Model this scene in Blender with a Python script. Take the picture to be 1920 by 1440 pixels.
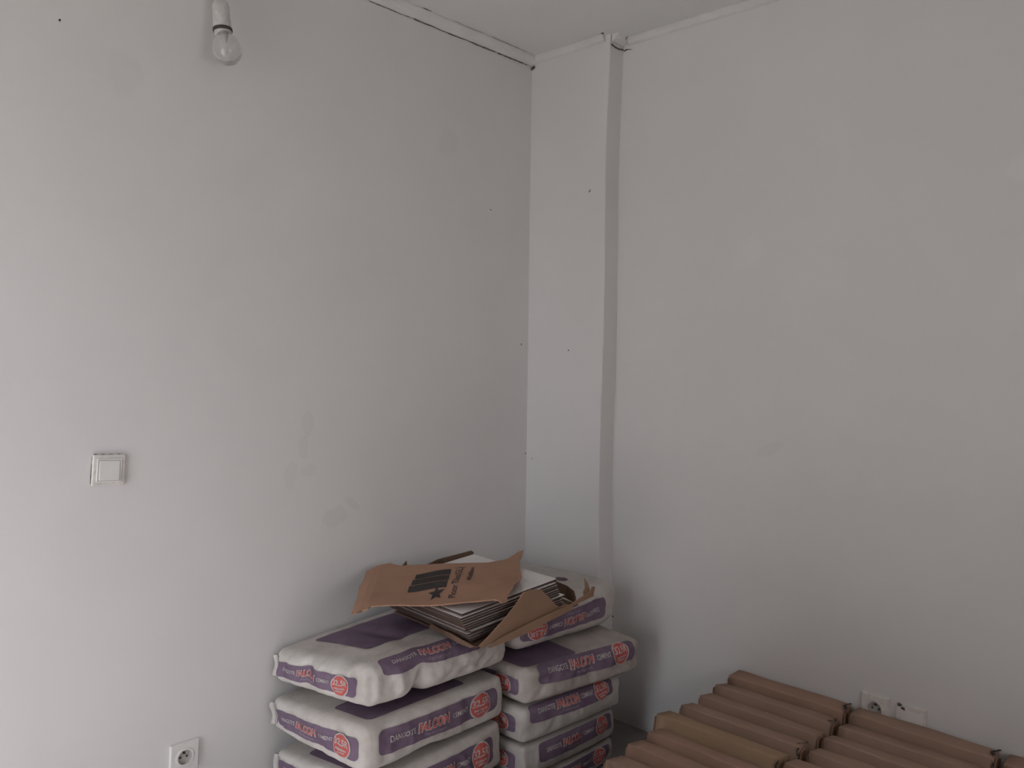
import bpy, bmesh, math, random
from mathutils import Vector, Matrix, noise

# ------------------------------------------------------------------ clear
for o in list(bpy.data.objects):
    bpy.data.objects.remove(o, do_unlink=True)
scene = bpy.context.scene
COL = scene.collection
R = math.radians

# ------------------------------------------------------------------ camera
YAW, PITCH, ROLL = R(42.806), R(-2.732), R(0.735)
CAM = Vector((2.1737, -2.5267, 1.4631))
fwd = Vector((-math.sin(YAW) * math.cos(PITCH), math.cos(YAW) * math.cos(PITCH), math.sin(PITCH)))
rgt = Vector((math.cos(YAW), math.sin(YAW), 0))
upv = rgt.cross(fwd)
r2 = rgt * math.cos(ROLL) + upv * math.sin(ROLL)
u2 = -rgt * math.sin(ROLL) + upv * math.cos(ROLL)
cd = bpy.data.cameras.new('camera')
cam = bpy.data.objects.new('camera', cd)
COL.objects.link(cam)
cam.matrix_world = Matrix(((r2.x, u2.x, -fwd.x, CAM.x), (r2.y, u2.y, -fwd.y, CAM.y),
                           (r2.z, u2.z, -fwd.z, CAM.z), (0, 0, 0, 1)))
cd.sensor_width = 36
cd.lens = 1480 / 1920 * 36
cd.clip_start = 0.02
scene.camera = cam

# ------------------------------------------------------------------ world, daylight, exposure
w = bpy.data.worlds.new('sky'); scene.world = w
w.use_nodes = True
w.node_tree.nodes['Background'].inputs[0].default_value = (0.80, 0.90, 1.0, 1)
w.node_tree.nodes['Background'].inputs[1].default_value = 0.2


def area_fill(name, loc, direction, sx, sy, energy, color):
    l = bpy.data.lights.new(name, 'AREA')
    l.shape = 'RECTANGLE'; l.size = sx; l.size_y = sy
    l.energy = energy; l.color = color
    o = bpy.data.objects.new(name, l)
    o.location = loc
    o.rotation_euler = Vector(direction).to_track_quat('-Z', 'Y').to_euler()
    COL.objects.link(o)
    return o


# sun, sky and a fill: the sun through the doorway on the floor, the hazy bright side of the
# sky coming slantwise through the same doorway, and an added lamp by the far side wall
def sunlight(name, direction, energy, angle, color):
    l = bpy.data.lights.new(name, 'SUN'); l.energy = energy; l.angle = R(angle); l.color = color
    o = bpy.data.objects.new(name, l); COL.objects.link(o); o.location = (1, -5, 4)
    o.rotation_euler = Vector(direction).to_track_quat('-Z', 'Y').to_euler()


sunlight('sun', (0.10, 0.65, -0.75), 25.0, 4, (0.985, 0.995, 1.03))
sunlight('hazy_sky', (-0.62, 0.74, -0.34), 3.8, 75, (0.92, 0.98, 1.06))
area_fill('side_fill', (3.46, -1.6, 1.5), (-1, 0, 0), 1.0, 1.0, 8.8, (1.0, 0.955, 0.945))  # added fill lamp in front of a closed pane, no opening behind

scene.view_settings.view_transform = 'Standard'
scene.view_settings.look = 'None'
scene.view_settings.gamma = 1.0
scene.view_settings.use_curve_mapping = False
scene.view_settings.exposure = 0.03

# ------------------------------------------------------------------ materials


def new_mat(name):
    m = bpy.data.materials.new(name); m.use_nodes = True
    nt = m.node_tree
    b = nt.nodes['Principled BSDF']
    return m, nt, b


def nd(nt, t, **kw):
    n = nt.nodes.new(t)
    for k, v in kw.items():
        if k.startswith('i_'):
            key = k[2:]
            n.inputs[int(key) if key.isdigit() else key].default_value = v
        else:
            setattr(n, k, v)
    return n


def noise_col(nt, b, c0, c1, scale, detail=5, lo=.35, hi=.65, coord='Object', stretch=None, rough=.6):
    tc = nd(nt, 'ShaderNodeTexCoord')
    src = tc.outputs[coord]
    if stretch:
        mp = nd(nt, 'ShaderNodeMapping'); mp.inputs['Scale'].default_value = stretch
        nt.links.new(src, mp.inputs[0]); src = mp.outputs[0]
    n = nd(nt, 'ShaderNodeTexNoise'); n.inputs['Scale'].default_value = scale
    n.inputs['Detail'].default_value = detail; n.inputs['Roughness'].default_value = rough
    nt.links.new(src, n.inputs['Vector'])
    r = nd(nt, 'ShaderNodeValToRGB')
    r.color_ramp.elements[0].position = lo; r.color_ramp.elements[0].color = (*c0, 1)
    r.color_ramp.elements[1].position = hi; r.color_ramp.elements[1].color = (*c1, 1)
    nt.links.new(n.outputs[0], r.inputs[0])
    nt.links.new(r.outputs[0], b.inputs['Base Color'])
    return src, n, r


def bump(nt, b, src, scale, strength, dist=.002, detail=4):
    n = nd(nt, 'ShaderNodeTexNoise'); n.inputs['Scale'].default_value = scale
    n.inputs['Detail'].default_value = detail
    nt.links.new(src, n.inputs['Vector'])
    bp = nd(nt, 'ShaderNodeBump'); bp.inputs['Strength'].default_value = strength
    bp.inputs['Distance'].default_value = dist
    nt.links.new(n.outputs[0], bp.inputs['Height'])
    nt.links.new(bp.outputs[0], b.inputs['Normal'])


def simple(name, c, rough=.6, var=.06, scale=30, spec=.3):
    m, nt, b = new_mat(name)
    b.inputs['Roughness'].default_value = rough
    b.inputs['Specular IOR Level'].default_value = spec
    noise_col(nt, b, tuple(max(0, x * (1 - var)) for x in c), tuple(min(1, x * (1 + var)) for x in c), scale)
    return m


WALLC = (0.742, 0.722, 0.714)


def plaster(name, stains=(), c=WALLC, axes=(1, 2)):
    """painted plaster; stains = (centre (a, z), half widths, tilt, factor): patches that stay on the wall"""
    m, nt, b = new_mat(name)
    b.inputs['Roughness'].default_value = .7
    b.inputs['Specular IOR Level'].default_value = .25
    src, n, r = noise_col(nt, b, tuple(x * .975 for x in c), tuple(min(1, x * 1.02) for x in c), 2.2, 4, .3, .7)
    bump(nt, b, src, 55, .12, .0015, 6)
    col = r.outputs[0]
    if stains:
        sep = nd(nt, 'ShaderNodeSeparateXYZ'); nt.links.new(src, sep.inputs[0])
        wn = nd(nt, 'ShaderNodeTexNoise'); wn.inputs['Scale'].default_value = 22; wn.inputs['Detail'].default_value = 4
        nt.links.new(src, wn.inputs['Vector'])

        def mth(op, a, bb=None):
            q = nd(nt, 'ShaderNodeMath', operation=op)
            for i, v in enumerate((a, bb)):
                if v is None: continue
                if isinstance(v, (int, float)): q.inputs[i].default_value = v
                else: nt.links.new(v, q.inputs[i])
            return q.outputs[0]
        for (ca, cz), (ha, hz), tilt, fac in stains:
            da = mth('SUBTRACT', sep.outputs[axes[0]], ca); dz = mth('SUBTRACT', sep.outputs[axes[1]], cz)
            ct, st = math.cos(tilt), math.sin(tilt)
            u = mth('ADD', mth('MULTIPLY', da, ct / ha), mth('MULTIPLY', dz, st / ha))
            v = mth('ADD', mth('MULTIPLY', da, -st / hz), mth('MULTIPLY', dz, ct / hz))
            d = mth('ADD', mth('MULTIPLY', u, u), mth('MULTIPLY', v, v))
            d = mth('ADD', d, mth('MULTIPLY', mth('SUBTRACT', wn.outputs[0], .5), 2.6))
            mr = nd(nt, 'ShaderNodeMapRange'); mr.interpolation_type = 'SMOOTHSTEP'
            mr.inputs['From Min'].default_value = .55; mr.inputs['From Max'].default_value = 1.2
            mr.inputs['To Min'].default_value = 1; mr.inputs['To Max'].default_value = 0
            nt.links.new(d, mr.inputs[0])
            mx = nd(nt, 'ShaderNodeMix', data_type='RGBA', blend_type='MULTIPLY')
            nt.links.new(mr.outputs[0], mx.inputs['Factor'])
            nt.links.new(col, mx.inputs['A'])
            mx.inputs['B'].default_value = (*fac, 1)
            col = mx.outputs['Result']
        nt.links.new(col, b.inputs['Base Color'])
    return m


G = (.945, .96, .95)
M = {}
M['wall_left'] = plaster('plaster_left', [
    ((-1.135, 1.21), (.026, .045), 0, G), ((-1.15, 1.14), (.02, .04), .2, (.95, .965, .955)),
    ((-1.195, 1.045), (.022, .05), -.2, (.955,.968,.96)), ((-1.13, 1.06), (.03, .02), .3, (.96, .97, .965)),
    ((-1.03, .895), (.05, .035), .3, G), ((-.955, .925), (.045, .014), -.7, (.95, .955, .95)),
    ((-.54, 2.21), (.05, .06), 0, (.965, .975, .97)), ((-1.68, 2.16), (.05, .06), 0, (.965, .98, .975)),
])
M['wall_right'] = plaster('plaster_right', [
    ((.92, 1.79), (.06, .05), .4, (1.018,1.024,1.02)), ((1.72, 1.965), (.05, .04), .3, (1.03,1.045,1.04)),
    ((1.02, 1.13), (.05, .02), .5, (.97, .96, .955)), ((1.2, 2.1), (.05, .12), .2, (1.02, 1.02, 1.015)),
], axes=(0, 2))
M['plaster'] = plaster('plaster_plain')
M['ceiling'] = plaster('ceiling_paint', c=(.70, .70, .685))
M['trim'] = simple('trim_paint', (.685, .668, .66), .55, .04, 8)
M['crack'] = simple('crack_shadow_dirt', (.12, .10, .095), .9, .3, 90, .1)
M['fleck'] = simple('fleck_dark', (.035, .03, .03), .8, .2, 60, .1)
M['plastic'] = simple('switch_plastic', (.76, .74, .72), .38, .03, 20, .45)
M['plastic_dirty'] = simple('aged_plastic', (.70, .665, .63), .42, .10, 60, .4)
M['socket_dark'] = simple('socket_hole', (.09, .08, .075), .7, .2, 50, .2)
M['well'] = simple('socket_well_shade', (.50, .475, .45), .5, .06, 40, .35)  # recess shade put into a darker colour than the plate
M['metal'] = simple('pin_metal', (.45, .44, .42), .35, .1, 50, .5)
M['holder'] = simple('lamp_holder_paint', (.60, .575, .565), .5, .1, 60, .35)
M['ring'] = simple('lamp_holder_ring', (.075, .058, .05), .6, .2, 60, .3)
M['tile_floor'] = simple('floor_tile_glaze', (.235, .215, .205), .35, .12, 7, .4)
M['grout'] = simple('floor_grout', (.12, .11, .105), .9, .15, 40, .1)
M['outside'] = simple('outside_ground', (.45, .42, .38), .9, .1, 3, .1)
M['timber'] = simple('door_paint', (.62, .60, .58), .5, .06, 6, .3)
M['ink_white'] = simple('ink_white', (.52, .48, .475), .7, .08, 70, .2)
M['ink_dim'] = simple('ink_lilac_small_print', (.34, .27, .34), .7, .08, 70, .2)
M['ink_red'] = simple('ink_red', (.56, .125, .11), .7, .12, 60, .2)
M['ink_gap_black'] = simple('ink_and_gap_black_on_card', (.055, .047, .047), .75, .2, 90, .15)
M['thread'] = simple('stitch_thread', (.16, .135, .13), .9, .2, 80, .1)
M['seam'] = simple('seam_paper', (.60, .56, .53), .8, .08, 40, .2)
M['emblem'] = simple('emblem_ink', (.14, .10, .13), .8, .2, 80, .2)

# woven, dusty cement sack; the grey has rear-stack shade mixed into its colour
for key, c0, c1 in (('sack', (.455, .412, .378), (.655, .615, .585)), ('sack_grey_shade', (.425, .39, .365), (.56, .525, .495)), ('sack_dusty', (.36, .31, .275), (.53, .48, .445))):
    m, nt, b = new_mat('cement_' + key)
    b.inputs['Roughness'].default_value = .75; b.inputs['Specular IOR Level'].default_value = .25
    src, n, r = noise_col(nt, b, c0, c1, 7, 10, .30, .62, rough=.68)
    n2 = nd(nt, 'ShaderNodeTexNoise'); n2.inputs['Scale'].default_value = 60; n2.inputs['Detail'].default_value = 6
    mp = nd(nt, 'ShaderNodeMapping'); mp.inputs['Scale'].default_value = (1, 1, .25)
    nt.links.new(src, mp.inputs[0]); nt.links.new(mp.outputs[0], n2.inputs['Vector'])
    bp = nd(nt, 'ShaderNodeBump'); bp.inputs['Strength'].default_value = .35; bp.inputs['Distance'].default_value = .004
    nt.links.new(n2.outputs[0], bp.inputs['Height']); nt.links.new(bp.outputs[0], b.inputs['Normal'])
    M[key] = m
# purple print, worn with dust
m, nt, b = new_mat('sack_purple_print')
b.inputs['Roughness'].default_value = .7; b.inputs['Specular IOR Level'].default_value = .25
noise_col(nt, b, (.155, .105, .158), (.215, .152, .212), 14, 8, .3, .7)
M['purple'] = m


def cardboard(name, c, dust=.0, var=.10):
    m, nt, b = new_mat(name)
    b.inputs['Roughness'].default_value = .85; b.inputs['Specular IOR Level'].default_value = .15
    src, n, r = noise_col(nt, b, tuple(x * (1 - var) for x in c), tuple(x * (1 + var * .7) for x in c), 7, 7, .3, .7)
    wv = nd(nt, 'ShaderNodeTexNoise'); wv.inputs['Scale'].default_value = 90
    mp = nd(nt, 'ShaderNodeMapping'); mp.inputs['Scale'].default_value = (.15, 1, 1)
    nt.links.new(src, mp.inputs[0]); nt.links.new(mp.outputs[0], wv.inputs['Vector'])
    bp = nd(nt, 'ShaderNodeBump'); bp.inputs['Strength'].default_value = .15; bp.inputs['Distance'].default_value = .002
    nt.links.new(wv.outputs[0], bp.inputs['Height']); nt.links.new(bp.outputs[0], b.inputs['Normal'])
    return m


M['card_lid'] = cardboard('cardboard_lid', (.385, .225, .155))
M['card_flap'] = cardboard('cardboard_side', (.345, .215, .145))
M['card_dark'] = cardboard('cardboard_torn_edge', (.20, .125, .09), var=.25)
M['card_box'] = [cardboard('cardboard_carton_%s' % n, c) for n, c in
                 (('tan', (.37, .25, .19)), ('rust', (.375, .24, .18)), ('ochre', (.37, .255, .165)))]
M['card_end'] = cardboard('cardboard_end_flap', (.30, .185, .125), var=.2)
M['tile_white'] = simple('tile_glaze_white', (.74, .70, .68), .25, .03, 4, .5)
M['tile_body'] = simple('tile_clay_edge', (.090, .060, .050), .8, .12, 50, .15)
M['pane'] = simple('opaque_pane', (.8, .82, .82), .3, .03, 5, .5)
# bulb glass: thin milky shell
m, nt, b = new_mat('bulb_glass')
b.inputs['Base Color'].default_value = (.985, .98, .975, 1)
b.inputs['Roughness'].default_value = .10
b.inputs['IOR'].default_value = 1.3
b.inputs['Transmission Weight'].default_value = .93
b.inputs['Coat Weight'].default_value = .35; b.inputs['Coat Roughness'].default_value = .08
M['glass'] = m

# ------------------------------------------------------------------ mesh helpers


def link(name, me, mats, parent=None, smooth=False):
    if not isinstance(mats, (list, tuple)): mats = [mats]
    for mm in mats: me.materials.append(mm)
    if smooth:
        for pl in me.polygons: pl.use_smooth = True
    o = bpy.data.objects.new(name, me); COL.objects.link(o)
    if parent is not None: o.parent = parent
    return o


def mesh(name, verts, faces, mats, parent=None, smooth=False, fm=None):
    me = bpy.data.meshes.new(name); me.from_pydata([tuple(v) for v in verts], [], faces); me.update()
    o = link(name, me, mats, parent, smooth)
    if fm:
        for pl, i in zip(me.polygons, fm): pl.material_index = i
    return o


def bmobj(name, bm, mats, parent=None, smooth=False):
    me = bpy.data.meshes.new(name); bmesh.ops.recalc_face_normals(bm, faces=bm.faces[:]); bm.to_mesh(me); bm.free()
    return link(name, me, mats, parent, smooth)


def thing(name, label, cat, loc=(0, 0, 0), group=None, rot=None):
    o = bpy.data.objects.new(name, None); COL.objects.link(o)
    o.location = loc
    o.empty_display_size = .05
    if rot: o.rotation_euler = rot
    o['label'] = label; o['category'] = cat
    if group: o['group'] = group
    return o


def add_box(bm, lo, hi, bev=0.0, seg=2):
    vs = [bm.verts.new((x, y, z)) for z in (lo[2], hi[2]) for y in (lo[1], hi[1]) for x in (lo[0], hi[0])]
    fs = [bm.faces.new([vs[i] for i in f]) for f in
          ((0, 2, 3, 1), (4, 5, 7, 6), (0, 1, 5, 4), (2, 6, 7, 3), (0, 4, 6, 2), (1, 3, 7, 5))]
    if bev:
        es = list({e for f in fs for e in f.edges})
        bmesh.ops.bevel(bm, geom=es, offset=bev, segments=seg, affect='EDGES', profile=.6)
    return bm


def box(name, lo, hi, mat, parent=None, bev=0.0, seg=2):
    bm = bmesh.new(); add_box(bm, lo, hi, bev, seg)
    return bmobj(name, bm, mat, parent)


def structure(o):
    o['kind'] = 'structure'; return o


def lathe(bm, prof, centre, axis=(0, 0, 1), n=32):
    """revolve (radius, height) profile about axis through centre"""
    a = Vector(axis).normalized(); t = a.orthogonal().normalized(); s = a.cross(t)
    c = Vector(centre); rows = []
    for r_, h in prof:
        if r_ < 1e-6: rows.append([bm.verts.new(c + a * h)])
        else: rows.append([bm.verts.new(c + a * h + (t * math.cos(2 * math.pi * k / n) + s * math.sin(2 * math.pi * k / n)) * r_) for k in range(n)])
    for r0, r1 in zip(rows, rows[1:]):
        for k in range(n):
            k2 = (k + 1) % n
            if len(r0) == 1 and len(r1) > 1: bm.faces.new((r0[0], r1[k], r1[k2]))
            elif len(r1) == 1 and len(r0) > 1: bm.faces.new((r0[k], r0[k2], r1[0]))
            elif len(r0) > 1: bm.faces.new((r0[k], r0[k2], r1[k2], r1[k]))
    return bm


def ngon2d(bm, pts):
    f = bm.faces.new([bm.verts.new((x, y, 0)) for x, y in pts])
    return f


def slice2d(bm, step):
    """cut a flat mesh into pieces no wider than step so that it can follow a curved surface"""
    steps = step if isinstance(step, tuple) else (step, step)
    for ax in (0, 1):
        step = steps[ax]
        vals = [v.co[ax] for v in bm.verts]
        lo, hi = min(vals), max(vals)
        k = math.floor(lo / step) + 1
        while k * step < hi - 1e-6:
            co = [0, 0, 0]; no = [0, 0, 0]; co[ax] = k * step; no[ax] = 1
            bmesh.ops.bisect_plane(bm, geom=bm.verts[:] + bm.edges[:] + bm.faces[:], plane_co=co, plane_no=no)
            k += 1


def wrap(name, bm, fn, mat, parent, smooth=True):
    """map a flat 2d mesh through fn(u, v)"""
    for v in bm.verts: v.co = fn(v.co.x, v.co.y)
    me = bpy.data.meshes.new(name); bm.to_mesh(me); bm.free()
    return link(name, me, mat, parent, smooth)


def sheet(name, poly, fn, mat, parent, step=.03, thick=.004):
    """a piece of board cut to the outline poly, bent through fn, given a thickness along its normal"""
    bm = bmesh.new(); ngon2d(bm, poly)
    bmesh.ops.triangulate(bm, faces=bm.faces[:])
    slice2d(bm, step)
    bmesh.ops.recalc_face_normals(bm, faces=bm.faces[:])
    bm.verts.index_update()
    uv = [(v.co.x, v.co.y) for v in bm.verts]
    faces = [[v.index for v in f.verts] for f in bm.faces]
    rim = [(e.verts[0].index, e.verts[1].index) for e in bm.edges if len(e.link_faces) == 1]
    bm.free()
    e = .004; A, B = [], []
    for u, v in uv:
        p = fn(u, v); n = (fn(u + e, v) - fn(u - e, v)).cross(fn(u, v + e) - fn(u, v - e)).normalized()
        A.append(p); B.append(p - n * thick)
    N = len(uv)
    fs = faces + [[i + N for i in reversed(f)] for f in faces] + [(a, b, b + N, a + N) for a, b in rim]
    me = bpy.data.meshes.new(name); me.from_pydata([tuple(q) for q in A + B], [], fs)
    bm = bmesh.new(); bm.from_mesh(me); bmesh.ops.recalc_face_normals(bm, faces=bm.faces[:]); bm.to_mesh(me); bm.free()
    return link(name, me, mat, parent)


_txt = {}


def text_bm(body, bold=0.0, shear=0.0):
    """lettering as a flat mesh scaled into the unit square"""
    key = (body, bold, shear)
    if key not in _txt:
        cu = bpy.data.curves.new('lettering', 'FONT'); cu.body = body; cu.size = 1
        cu.offset = bold; cu.shear = shear; cu.resolution_u = 3
        o = bpy.data.objects.new('lettering', cu); COL.objects.link(o)
        dg = bpy.context.evaluated_depsgraph_get()
        me = bpy.data.meshes.new_from_object(o.evaluated_get(dg))
        bpy.data.objects.remove(o, do_unlink=True)
        _txt[key] = me
    bm = bmesh.new(); bm.from_mesh(_txt[key])
    xs = [v.co.x for v in bm.verts]; ys = [v.co.y for v in bm.verts]
    x0, x1, y0, y1 = min(xs), max(xs), min(ys), max(ys)
    for v in bm.verts: v.co = ((v.co.x - x0) / (x1 - x0), (v.co.y - y0) / (y1 - y0), 0)
    bmesh.ops.triangulate(bm, faces=bm.faces[:])
    return bm


def place(bm, u0, u1, v0, v1):
    for v in bm.verts: v.co = (u0 + v.co.x * (u1 - u0), v0 + v.co.y * (v1 - v0), 0)
    return bm


def ellipse(cu, cv, ru, rv, n=28):
    return [(cu + ru * math.cos(2 * math.pi * k / n), cv + rv * math.sin(2 * math.pi * k / n)) for k in range(n)]


def round_rect(u0, u1, v0, v1, ru, rv, n=5):
    pts = []
    for cx, cy, a0 in ((u1 - ru, v1 - rv, 0), (u0 + ru, v1 - rv, 90), (u0 + ru, v0 + rv, 180), (u1 - ru, v0 + rv, 270)):
        for k in range(n + 1):
            a = R(a0 + 90 * k / n); pts.append((cx + ru * math.cos(a), cy + rv * math.sin(a)))
    return pts


# ------------------------------------------------------------------ room shell
X1, Y0 = 3.5, -3.1          # far side wall, near wall (with the doorway)
ZW, ZC = 2.60, 2.632        # top of the plaster under the trim, ceiling
PW, PD = 0.388, 0.085       # pilaster width, depth
T = .12

floor = structure(box('floor', (-T, Y0 - T, -.10), (X1 + T, T, -.006), M['grout']))
tb = bmesh.new(); add_box(tb, (-.1985, -.1985, -.006), (.1985, .1985, 0), .0012, 1)
tme = bpy.data.meshes.new('floor_tile'); tb.to_mesh(tme); tb.free(); tme.materials.append(M['tile_floor'])
gx = [.585 + .4 * k for k in range(-1, 7)]
gy = [-.2 - .4 * k for k in range(0, 9)]
for i in range(8):
    for j in range(9):
        cx, cy = .385 + .4 * i, gy[j]
        t = bpy.data.objects.new('floor_tile', tme); COL.objects.link(t)
        t.parent = floor; t.location = (cx, cy, 0)
for j in range(9):           # cut tiles along the left wall
    t = bpy.data.objects.new('floor_tile', tme); COL.objects.link(t); t.parent = floor
    t.location = (.092, gy[j], 0); t.scale = (.46, 1, 1)

ceiling = structure(box('ceiling', (-T, Y0 - T, ZC), (X1 + T, T, ZC + .1), M['ceiling']))
wall_left = structure(box('wall_left', (-T, Y0 - T, -.1), (0, T, ZC), M['wall_left']))
wall_right = structure(box('wall_right', (-T, 0, -.1), (X1 + T, T, ZC), M['wall_right']))
wall_far = structure(box('wall_side', (X1, Y0 - T, -.1), (X1 + T, T, ZC), M['plaster']))
win = structure(thing('added_window_1', 'x', 'window')); del win['label']; del win['category']  # added unseen window without an opening, dressing for the fill lamp
bm = bmesh.new()
for lo, hi in (((3.44, -2.16, .94), (3.5, -2.1, 2.06)), ((3.44, -1.1, .94), (3.5, -1.04, 2.06)), ((3.44, -2.1, .94), (3.5, -1.1, 1.0)), ((3.44, -2.1, 2.0), (3.5, -1.1, 2.06))):
    add_box(bm, lo, hi, .004, 1)
bmobj('added_window_frame', bm, M['timber'], win)
box('added_window_pane', (3.475, -2.1, 1.0), (3.485, -1.1, 2.0), M['pane'], win)
# near wall with the open doorway that lets the daylight in
DX0, DX1, DZ = .18, 1.20, 2.12
bm = bmesh.new()
add_box(bm, (-T, Y0 - T, -.1), (DX0, Y0, ZC)); add_box(bm, (DX1, Y0 - T, -.1), (X1 + T, Y0, ZC))
add_box(bm, (DX0, Y0 - T, DZ), (DX1, Y0, ZC))
wall_near = structure(bmobj('wall_near', bm, M['plaster']))
d = structure(thing('door_1', 'x', 'door')); del d['label']; del d['category']
bm = bmesh.new(); add_box(bm, (DX0, Y0 - T, 0), (DX0 + .04, Y0 + .01, DZ)); add_box(bm, (DX1 - .04, Y0 - T, 0), (DX1, Y0 + .01, DZ))
add_box(bm, (DX0, Y0 - T, DZ - .04), (DX1, Y0 + .01, DZ))
bmobj('door_frame', bm, M['timber'], d)
structure(box('ground_outside', (-4, -9, -.25), (7, Y0 - T, -.05), M['outside']))


# pilaster in the corner: its outer edge bows slightly, as hand-floated plaster does
def bow(z):
    s = min(1, max(0, z / ZW)); return PW - .010 * 4 * s * (1 - s) + .004 * math.sin(z * 5)


NZ = 26
vs, fs = [], []
for k in range(NZ + 1):
    z = -.05 + (ZC + .05) * k / NZ
    ww = bow(z)
    # face, a small rounded arris, the return
    prof = [(-.02, -PD), (ww * .5, -PD - .0006 * math.sin(z * 4)), (ww - .004, -PD), (ww - .001, -PD + .0012), (ww, -PD + .005), (ww + .002, .02)]
    vs += [(x, y, z) for x, y in prof]
np_ = 6
for k in range(NZ):
    for j in range(np_ - 1):
        a = k * np_ + j; fs.append((a, a + 1, a + 1 + np_, a + np_))
pil = structure(mesh('wall_pilaster', vs, fs, M['plaster'], smooth=False))
pil['label'] = 'shallow white plastered pilaster in the room corner'

# ceiling trims: small cove strips, with the open joint between strip and plaster
TRP = [(0, 0), (.005, 0), (.017, .006), (.027, .016), (.032, .026), (.032, .036), (0, .036)]


def trim(name, p0, p1, out, gap=.002, wob=.0012, sc=1.0, seed=0):
    p0, p1, out = Vector(p0), Vector(p1), Vector(out)
    L = (p1 - p0).length; n = max(2, int(L / .06)); vs, fs = [], []
    rnd = random.Random(seed)
    for k in range(n + 1):
        c = p0.lerp(p1, k / n); j = rnd.uniform(-wob, wob)
        vs += [c + out * (gap + a * sc + j * .5) + Vector((0, 0, .036 + (h - .036) * (sc * .5 + .5) + j)) for a, h in TRP]
    m_ = len(TRP)
    for k in range(n):
        for i in range(m_):
            a = k * m_ + i; b2 = k * m_ + (i + 1) % m_
            fs.append((a, b2, b2 + m_, a + m_))
    fs.append(tuple(range(m_))); fs.append(tuple(n * m_ + i for i in reversed(range(m_))))
    return structure(mesh(name, vs, fs, M['trim']))


tr1 = trim('trim_1', (0, Y0, ZW), (0, -PD - .012, ZW), (1, 0, 0), seed=1)
tr2 = trim('trim_2', (.012, -PD, ZW), (PW - .02, -PD, ZW), (0, -1, 0), gap=.0005, sc=.6, seed=2)
tr3 = trim('trim_3', (PW + .03, 0, ZW), (X1, 0, ZW), (0, -1, 0), gap=.0005, sc=.6, seed=3)
tr4 = trim('trim_4', (PW + .002, -PD + .006, ZW + .006), (PW + .002, -.012, ZW + .006), (1, 0, 0), gap=.003, seed=4)


def ribbon(name, pts, widths, out, mat, parent, lift=.0015):
    """thin sliver following pts; widths across, lying on a wall whose outward normal is out"""
    out = Vector(out); vs, fs = [], []
    for i, p in enumerate(pts):
        p = Vector(p); t = (Vector(pts[min(i + 1, len(pts) - 1)]) - Vector(pts[max(i - 1, 0)])).normalized()
        s = t.cross(out).normalized()
        vs += [p + out * lift + s * widths[i], p + out * lift - s * widths[i]]
    for i in range(len(pts) - 1):
        fs.append((2 * i, 2 * i + 1, 2 * i + 3, 2 * i + 2))
    return mesh(name, vs, fs, mat, parent)


rnd = random.Random(5)
# gap shade drawn as dark slivers under the left trim, broken where painted over
for y0, y1, wd in ((-.98, -.93, .0008), (-.90, -.72, .0011), (-.71, -.30, .0017), (-.29, -.115, .0021)):
    n = 24
    pts = [(0, y0 + (y1 - y0) * k / n, ZW - .002 + rnd.uniform(-.0012, .0012)) for k in range(n + 1)]
    ribbon('joint_crack', pts, [wd * rnd.uniform(.4, 1.25) for _ in pts], (1, 0, 0), M['crack'], wall_left)
for y0, y1, wd in ((-.70, -.66, .003), (-.55, -.40, .001), (-.36, -.16, .0011), (-.84, -.78, .0008)):
    n = 10
    pts = [(.0375, y0 + (y1 - y0) * k / n, ZC + rnd.uniform(-.0008, .0008)) for k in range(n + 1)]
    ribbon('joint_crack', pts, [wd * rnd.uniform(.3, 1.2) for _ in pts], (0, 0, -1), M['crack'], ceiling)
# joint over the return of the pilaster
pts = [(PW + .0035, -PD + .002 + (PD - .004) * k / 10, ZW - .004 - .006 * math.sin(k / 10 * 3.1)) for k in range(11)]
ribbon('joint_crack', pts, [.0015 + .0022 * abs(math.sin(k * 1.3)) for k in range(11)], (1, 0, 0), M['crack'], pil)
pts = [(PW + .004 + .01 * k, 0, ZW - .010 + .003 * math.sin(k)) for k in range(5)]
ribbon('joint_crack', pts, [.002, .003, .0018, .0012, .0005], (0, -1, 0), M['crack'], wall_right)
# fine settling crack beside the pilaster
pts = [(bow(z) + .006 + .0012 * math.sin(z * 17), 0, z) for z in [.55 + .02 * k for k in range(50)]]
ribbon('settling_crack', pts, [.0004 + .0004 * abs(math.sin(k * .7)) for k in range(50)], (0, -1, 0), M['plastic_dirty'], wall_right)


def fleck(parent, c, out, r_, seed, stretch=1.0, name='paint_fleck', mat=None):
    """small dark chip of irregular outline"""
    rr = random.Random(seed); out = Vector(out)
    t = Vector((0, 0, 1)) if abs(out.z) < .5 else Vector((1, 0, 0)); s = t.cross(out)
    n = 9; c = Vector(c); vs = [c + out * r_ * .45]
    for k in range(n):
        a = 2 * math.pi * k / n; q = r_ * rr.uniform(.6, 1.2)
        vs.append(c + (t * math.sin(a) * stretch + s * math.cos(a)) * q + out * .0006)
    fs = [(0, 1 + k, 1 + (k + 1) % n) for k in range(n)]
    return mesh(name, vs, fs, mat or M['fleck'], parent)


fleck(wall_left, (0, -1.836, 2.251), (1, 0, 0), .0032, 1)
fleck(wall_left, (0, -.315, 1.993), (1, 0, 0), .0028, 2)
fleck(wall_left, (0, -.128, 1.471), (1, 0, 0), .003, 3, 2.0)
fleck(wall_left, (0, -.093, 1.02), (1, 0, 0), .0045, 4, .6)
fleck(pil, (.214, -PD, 1.45), (0, -1, 0), .003, 5)
fleck(pil, (.03, -PD, 1.0), (0, -1, 0), .0025, 6)
fleck(wall_right, (PW + .004, 0, .405), (0, -1, 0), .004, 7)
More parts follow.
